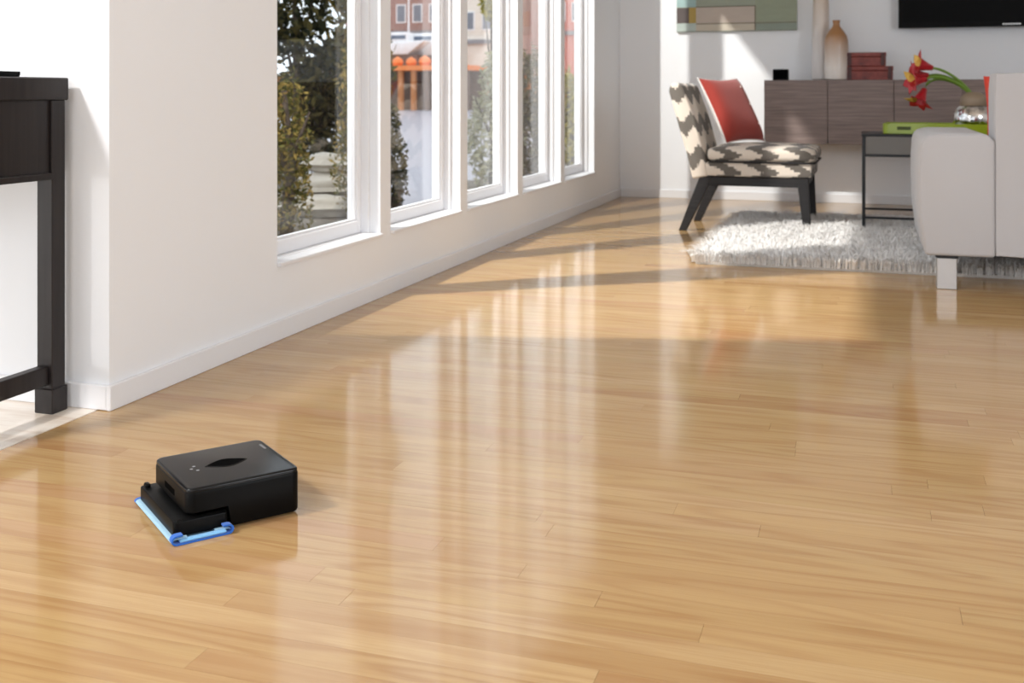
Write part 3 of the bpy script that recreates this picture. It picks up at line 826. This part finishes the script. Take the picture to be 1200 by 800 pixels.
# mercury glass jar with flowers
p = on_y(1141, 150, 6.38)
vb = Vector((p.x, 6.385, SZ1 + 0.008))
vj = tag(empty('flower_jar', vb), 'silver mercury glass jar with taupe neck on the green tray', 'vase')
B().lathe([(0.060, 0.0005), (0.085, 0.006), (0.103, 0.045), (0.105, 0.085), (0.096, 0.118), (0.074, 0.140), (0.066, 0.146)], 40).build('jar_body', M['mercury'], vj, True)
B().lathe([(0.066, 0.146), (0.070, 0.152), (0.068, 0.185), (0.058, 0.200), (0.036, 0.216), (0.028, 0.219), (0.024, 0.216), (0.024, 0.17)], 36).build('jar_neck', M['taupe'], vj, True)
def flower(label, tipx, tipy, tipz, face, sag):
    """one cut flower: stem from the jar mouth, trumpet of pointed petals"""
    e = tag(empty('cut_flower', vb + Vector((0, 0, 0.17))), label, 'flower', 'red flowers in the jar')
    p0 = Vector((random.uniform(-0.008, 0.008), random.uniform(-0.008, 0.008), 0.0)); p3 = Vector((tipx, tipy, tipz))
    c1 = Vector((-0.015 + random.uniform(-0.01, 0.01), 0, 0.085)); c2 = p3 - Vector(face).normalized() * 0.07 + Vector((0, 0, sag))
    pts = []
    for k in range(13):
        t = k / 12; pts.append(p0 * (1 - t) ** 3 + c1 * 3 * t * (1 - t) ** 2 + c2 * 3 * t * t * (1 - t) + p3 * t ** 3)
    B().tube(pts, [0.0085 - 0.002 * k / 12 for k in range(13)], 8).build('stem', M['stem'], e, True)
    q = Vector(face).to_track_quat('Z', 'Y')
    for k in range(6):
        b = B(); a = 2 * math.pi * k / 6 + 0.3; g = []
        for i in range(8):
            t = i / 7; row = []
            rad = 0.010 + 0.040 * t ** 1.3 + (0.030 * max(0, t - 0.7) / 0.3); ht = 0.115 * t - 0.020 * max(0, t - 0.75) / 0.25
            wdt = (0.008 + 0.030 * math.sin(math.pi * min(1, t * 0.93 + 0.07)) ** 0.8) * (1 if t < 0.99 else 0.15)
            for j in range(-2, 3):
                s_ = j / 2; aa = a + s_ * wdt / max(rad, 0.012)
                rr_ = rad * (1 - 0.06 * abs(s_)) + (0.004 if k % 2 else 0.0)
                row.append(b.bm.verts.new(p3 + q @ Vector((rr_ * math.cos(aa), rr_ * math.sin(aa), ht))))
            g.append(row)
        for i in range(7):
            for j in range(4): b.bm.faces.new((g[i][j], g[i][j + 1], g[i + 1][j + 1], g[i + 1][j]))
        pe = b.build('petal', M['petal_yellow'] if k == 2 else M['petal_red'], e, True)
        sm = pe.modifiers.new('thickness', 'SOLIDIFY'); sm.thickness = 0.0015
flower('red trumpet flower, uppermost in the jar', -0.210, -0.02, 0.180, (-1.0, -0.35, 0.28), 0.02)
flower('red trumpet flower, middle left bloom in the jar', -0.245, -0.06, 0.118, (-1.0, -0.5, -0.1), 0.04)
flower('red trumpet flower, drooping lowest in the jar', -0.250, -0.02, 0.066, (-0.45, -0.45, -1.0), 0.06)
flower('red trumpet flower half hidden behind the others in the jar', -0.225, 0.05, 0.140, (-1.0, 0.2, 0.05), 0.03)

# ================================================================== SOFA
sf = tag(empty('sofa', (0.205, 4.62, 0)), 'pale grey upholstered sofa with wide arms and steel legs at the right', 'sofa')
SL = 2.2
def arm(x0, flip=1):
    b = B()
    pts = [(0.022, 0.137), (0.28, 0.137), (0.28, 0.592), (0.25, 0.622), (0.06, 0.622), (0.022, 0.610), (0.006, 0.580), (0.0, 0.48), (0.002, 0.30)]
    if flip < 0: pts = [(0.28 - p[0], p[1]) for p in pts]
    b.prism([(x0 + p[0], p[1]) for p in pts], 'y', 0.0, 0.90, 0.014, 3)
    return b.build('arm', M['sofa'], sf, True)
arm(0.0); arm(SL - 0.28, -1)
soft_box('sofa_back', 0.276, SL - 0.276, 0.0, 0.24, 0.137, 0.866, M['sofa'], sf, 0.02, n=10)
B().box(0.282, SL - 0.282, 0.242, 0.88, 0.137, 0.27, 0.01, 2).build('seat_base', M['sofa'], sf, True)
for k in range(2):
    x0 = 0.284 + k * (SL - 0.568) / 2
    soft_box('seat_cushion', x0, x0 + (SL - 0.572) / 2, 0.30, 0.90, 0.272, 0.43, M['sofa'], sf, 0.04, 0.015)
for sx in (0.105, SL - 0.105):
    for (sy, zf) in ((0.06, 0.0005), (0.84, 0.0148)):
        lg = B(); lg.box(sx - 0.037, sx + 0.037, sy - 0.03, sy + 0.03, zf, 0.125, 0.002, 1)
        l_ = lg.build('leg', M['chrome'], sf)
        B().box(sx - 0.042, sx + 0.042, sy - 0.035, sy + 0.035, 0.1252, 0.138).build('leg_mount', M['dark_metal'], l_)
pillow('sofa_cushion', 'coral red cushion peeking past the back of the pale sofa', Vector((0.678, 4.955, 0.655)), (-0.12, -0.16, 1), (1, -0.12, 0), 0.20, 0.06, M['red2'], M['red2'], False)

# ================================================================== OUTSIDE
GZ = -0.10
struct(B().prism([(-9, YE + 0.141), (XO - 0.001, YE + 0.141), (XO - 0.001, 10.4), (-4.0, 10.4), (-2.98, 7.6), (-3.6, 7.6), (-4.95, 10.4), (-9, 10.4)], 'z', -0.6, GZ).build('ground_garden', M['soil']), 'gravel garden strip outside the windows')
struct(B().box(-160, 60, 6.0, 74, -0.7, -0.35).build('water_harbour', M['water']), 'pale harbour water')
struct(B().box(-160, 60, 74, 140, -0.6, 2.2).build('ground_quay', M['rust']), 'far quay')

def foliage(n, cen, rad, size, mode=0.35):
    u = rng.normal(size=(n, 3)); u /= np.linalg.norm(u, axis=1)[:, None]
    r = rng.uniform(mode, 1.0, n) ** 0.6
    lump = 1 + 0.22 * np.sin(u[:, 0] * 7 + cen[0] * 3) * np.cos(u[:, 2] * 6 + cen[1]) 
    c = np.array(cen) + u * (r * lump)[:, None] * np.array(rad)
    a = rng.normal(size=(n, 3)); a /= np.linalg.norm(a, axis=1)[:, None]
    bvec = np.cross(a, rng.normal(size=(n, 3))); bvec /= np.linalg.norm(bvec, axis=1)[:, None]
    s = rng.uniform(0.6, 1.3, n)[:, None] * size
    v = np.stack([c - a * s, c + bvec * s * 0.42, c + a * s, c - bvec * s * 0.42], 1)
    return v.reshape(-1, 3)
def leaves_mesh(vs_, mat, parent, name='foliage'):
    n = len(vs_) // 4; me = bpy.data.meshes.new(name)
    me.vertices.add(n * 4); me.vertices.foreach_set('co', vs_.astype(np.float32).ravel())
    me.loops.add(n * 4); me.loops.foreach_set('vertex_index', np.arange(n * 4, dtype=np.int32))
    me.polygons.add(n); me.polygons.foreach_set('loop_start', (np.arange(n) * 4).astype(np.int32))
    me.update(); me.validate()
    o = link(name, me, mat, parent); o['kind'] = 'stuff'; return o
def shrub(name, label, cat, x, y, blobs, n, size, mat, trunk_h, group=None, gz=GZ):
    e = tag(empty(name, (x, y, gz)), label, cat, group)
    leaves_mesh(np.concatenate([foliage(int(n * q[6]), q[:3], q[3:6], size) for q in blobs]), M[mat], e)
    b = B(); b.tube([(0, 0, 0.0), (0.02, 0.01, trunk_h * 0.5), (-0.02, 0.0, trunk_h)], [0.045, 0.035, 0.015], 8)
    for k in range(3):
        a = k * 2.1; br = min(0.22, blobs[0][3] * 0.8); b.tube([(0, 0, trunk_h * 0.45), (br * math.cos(a), br * math.sin(a), trunk_h * 0.85)], [0.018, 0.006], 6)
    b.build('trunk', M['bark'], e, True)
    return e
def at(px, Y): v = ray(px, 110); return v.x * Y / v.y
G1 = 'plants outside the nearest window'
shrub('ochre_shrub', 'ochre green shrub low outside the nearest window', 'shrub', at(336, 6.0), 6.0,
      [(-0.05, 0, 0.35, 0.20, 0.25, 0.42, 1.0), (-0.05, 0.1, 0.72, 0.09, 0.2, 0.3, 0.4)], 2300, 0.021, 'leaf_ochre', 0.9, G1)
shrub('ochre_shrub', 'ochre shrub right of the rocks outside the nearest window', 'shrub', at(413, 7.0), 7.0,
      [(0, 0, 0.4, 0.13, 0.2, 0.45, 0.7), (0, 0, 0.95, 0.10, 0.16, 0.35, 0.4)], 1500, 0.022, 'leaf_ochre', 1.0, G1)
shrub('dark_tree', 'dark leafy tree filling the upper part of the nearest window', 'tree', at(345, 9.0), 9.0,
      [(-0.1, 0, 1.75, 0.42, 0.5, 0.62, 1.0), (0.35, 0.2, 1.05, 0.45, 0.4, 0.35, 0.8), (0.1, 0, 2.6, 0.5, 0.4, 0.5, 0.8)], 1700, 0.055, 'leaf_dark', 2.2, G1)
shrub('dark_tree', 'ochre tinged tree at the right edge of the nearest window', 'tree', at(413, 9.4), 9.4,
      [(0.05, 0, 1.1, 0.34, 0.4, 0.5, 1.0), (0.0, 0, 1.95, 0.30, 0.4, 0.55, 0.8), (0.15, 0, 2.8, 0.35, 0.4, 0.4, 0.6)], 1500, 0.05, 'leaf_ochre', 2.2, G1)
shrub('dark_hedge', 'dark hedge behind the rocks outside the nearest window', 'hedge', at(372, 9.8), 9.8,
      [(-0.35, 0, 0.55, 0.5, 0.3, 0.65, 1.0), (0.3, 0, 0.5, 0.45, 0.3, 0.6, 1.0), (0, 0.1, 0.9, 0.5, 0.3, 0.45, 0.6)], 1500, 0.05, 'leaf_dark', 1.0, G1)
G2 = 'shrubs along the water'
shrub('slim_shrub', 'slim dark shrub at the left edge of the second window', 'shrub', at(463, 7.6), 7.6,
      [(0, 0, 0.3, 0.10, 0.12, 0.3, 1.0), (-0.02, 0, 0.62, 0.06, 0.08, 0.2, 0.4)], 900, 0.022, 'leaf_dark', 0.4, G2)
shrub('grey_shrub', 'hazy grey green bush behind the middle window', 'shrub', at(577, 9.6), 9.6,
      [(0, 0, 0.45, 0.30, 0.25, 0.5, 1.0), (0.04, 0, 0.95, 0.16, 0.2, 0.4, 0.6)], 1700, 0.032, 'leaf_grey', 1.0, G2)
shrub('brown_shrub', 'brown green bush behind the fourth window', 'shrub', at(626, 10.0), 10.0,
      [(0, 0, 0.45, 0.24, 0.25, 0.5, 1.0), (-0.03, 0, 0.95, 0.13, 0.2, 0.4, 0.6)], 1500, 0.032, 'leaf_brown', 1.0, G2)
shrub('yellow_shrub', 'yellow green bush behind the farthest window', 'shrub', at(668, 9.9), 9.9,
      [(0, 0, 0.4, 0.16, 0.25, 0.45, 1.0), (-0.03, 0, 0.82, 0.10, 0.2, 0.3, 0.6)], 1200, 0.03, 'leaf_yellow', 0.9, G2)
shrub('yellow_tree', 'yellow leaved branch top high in the middle window', 'tree', at(577, 14.0), 14.0,
      [(0, 0, 2.35, 0.16, 0.2, 0.28, 0.6), (0.05, 0, 2.75, 0.3, 0.3, 0.35, 0.8)], 1000, 0.045, 'leaf_yellow', 2.6, G2, -0.35)

def rock(label, c, r, seed):
    b = B(); bmesh.ops.create_icosphere(b.bm, subdivisions=3, radius=1.0)
    for v in b.bm.verts:
        n = v.co.normalized(); k = 1 + 0.12 * math.sin(n.x * 5 + seed) * math.cos(n.y * 4 + seed * 2) + 0.07 * math.sin(n.z * 9 + seed)
        v.co = Vector((n.x * r[0] * k, n.y * r[1] * k, max(-r[2] * 0.8, n.z * r[2] * k)))
    tag(b.build('garden_rock', M['rock'], None, True, loc=c), label, 'rock', 'rocks outside the nearest window')
rock('pale rock on top of the other behind the nearest window', (at(388, 7.5), 7.5, 0.245), (0.22, 0.2, 0.085), 1)
rock('pale rock lying under the other behind the nearest window', (at(384, 7.4), 7.4, 0.09), (0.27, 0.26, 0.10), 4)
rock('low dark foot rock on the gravel behind the nearest window', (at(372, 7.0), 7.0, -0.03), (0.30, 0.2, 0.085), 8)

# harbour: pier, floats, boats, buildings
pr = tag(empty('timber_pier', (at(495, 70), 70, -0.35)), 'orange brown timber pier on piles across the water', 'pier')
B().box(-5.5, 3.8, -1.0, 3.9, 2.75, 3.1).build('deck_beam', M['orange'], pr)
for k in range(10):
    x = -5.2 + k * 0.97
    B().tube([(x, -0.7, 0), (x, -0.7, 2.75)], 0.22, 10).build('pile', M['rust'] if k % 3 else M['dark_timber'], pr)
B().box(-5.5, 3.8, 2.0, 2.4, 0.0, 2.74).build('cross_wall', M['dark_timber'], pr)
def flo(px, r):
    e = B(); t = e.lathe([(0.15 * r, 0.0), (0.7 * r, 0.05 * r), (r, 0.5 * r), (0.8 * r, 1.1 * r), (0.3 * r, 1.4 * r), (0.15 * r, 1.55 * r)], 16)
    return e.build('mooring_float', M['orange'], None, True, loc=(at(px, 70), 70, 2.752))
for px, r, lb in ((466, 0.42, 'orange float at the left end of the pier'), (482, 0.40, 'orange float second from the left on the pier'), (498, 0.46, 'large orange float in the middle of the pier'), (514, 0.42, 'orange float at the right end of the pier')):
    tag(flo(px, r), lb, 'float', 'orange floats on the pier')
def boat(px, Y, z, L, label):
    e = tag(empty('motor_boat', (at(px, Y), Y, z)), label, 'boat', 'white boats at the quay')
    b = B(); b.prism([(-L / 2, 0.9), (-L / 2 + 0.4, 0), (L / 2 - 1.2, 0), (L / 2 + 0.3, 1.1)], 'y', -0.9, 0.9, 0.12, 2); b.build('hull', M['boat'], e, True)
    B().box(-L * 0.28, L * 0.15, -0.7, 0.7, 0.9, 1.8, 0.1, 2).build('cabin', M['boat'], e, True)
    B().box(-L * 0.24, L * 0.11, -0.73, 0.73, 1.25, 1.55).build('cabin_window', M['boat_blue'], e)
    B().tube([(0.1 * L, 0, 1.7), (0.1 * L, 0, 6.5)], 0.07, 8).build('mast', M['boat'], e)
boat(474, 80, 3.9, 3.6, 'white boat with mast above the pier, left one'); boat(503, 82, 3.9, 4.4, 'white boat with mast above the pier, right one')
for (px, Y, z) in ((474, 80, 2.2), (503, 82, 2.2)):
    tag(B().box(-1.4, 1.4, -0.8, 0.8, 0, 1.699).build('boat_cradle', M['dark_timber'], None, loc=(at(px, Y), Y, z)), 'dark timber cradle under the %s white boat' % ('left' if px == 474 else 'right'), 'cradle', 'boat cradles')
def building(px0, px1, Y, z0, Hh, wall, label, nx, nz, zfirst, wh):
    xa, xb = at(px0, Y), at(px1, Y); Wd = xb - xa
    e = tag(empty('harbour_building', ((xa + xb) / 2, Y, z0)), label, 'building', 'buildings across the harbour')
    B().box(-Wd / 2, Wd / 2, 0, 8, 0, Hh).build('wall', M[wall], e)
    B().box(-Wd / 2 - 0.3, Wd / 2 + 0.3, -0.3, 8.3, Hh, Hh + 0.4).build('roof', M['roof'], e)
    B().box(-Wd / 2 - 0.05, Wd / 2 + 0.05, -0.25, 0.0, zfirst - 1.1, zfirst - 0.75).build('ledge', M['roof'], e)
    pm = Wd / nx
    for i in range(nx):
        for j in range(nz):
            x = -Wd / 2 + pm * (i + 0.5); z = zfirst + j * (wh * 1.7)
            f = B().box(x - pm * 0.3, x + pm * 0.3, -0.08, 0.02, z, z + wh).build('window', M['boat'], e)
            B().box(x - pm * 0.23, x + pm * 0.23, -0.1, -0.07, z + 0.12, z + wh - 0.12).build('pane', M['far_glass'], f)
building(405, 538, 96, 2.2, 12, 'brick_brown', 'brown brick warehouse behind the boats', 7, 3, 5.4, 1.8)
building(540, 603, 84, 2.2, 12, 'pale_wall', 'pale rendered building seen through the middle window', 3, 3, 3.8, 1.6)
building(608, 646, 93.5, 2.2, 12, 'pale_wall', 'narrow pale building seen through the fourth window', 2, 3, 4.0, 1.6)
building(649, 720, 86, 2.2, 12, 'brick_red', 'red brick building seen through the farthest window', 4, 3, 4.5, 1.6)
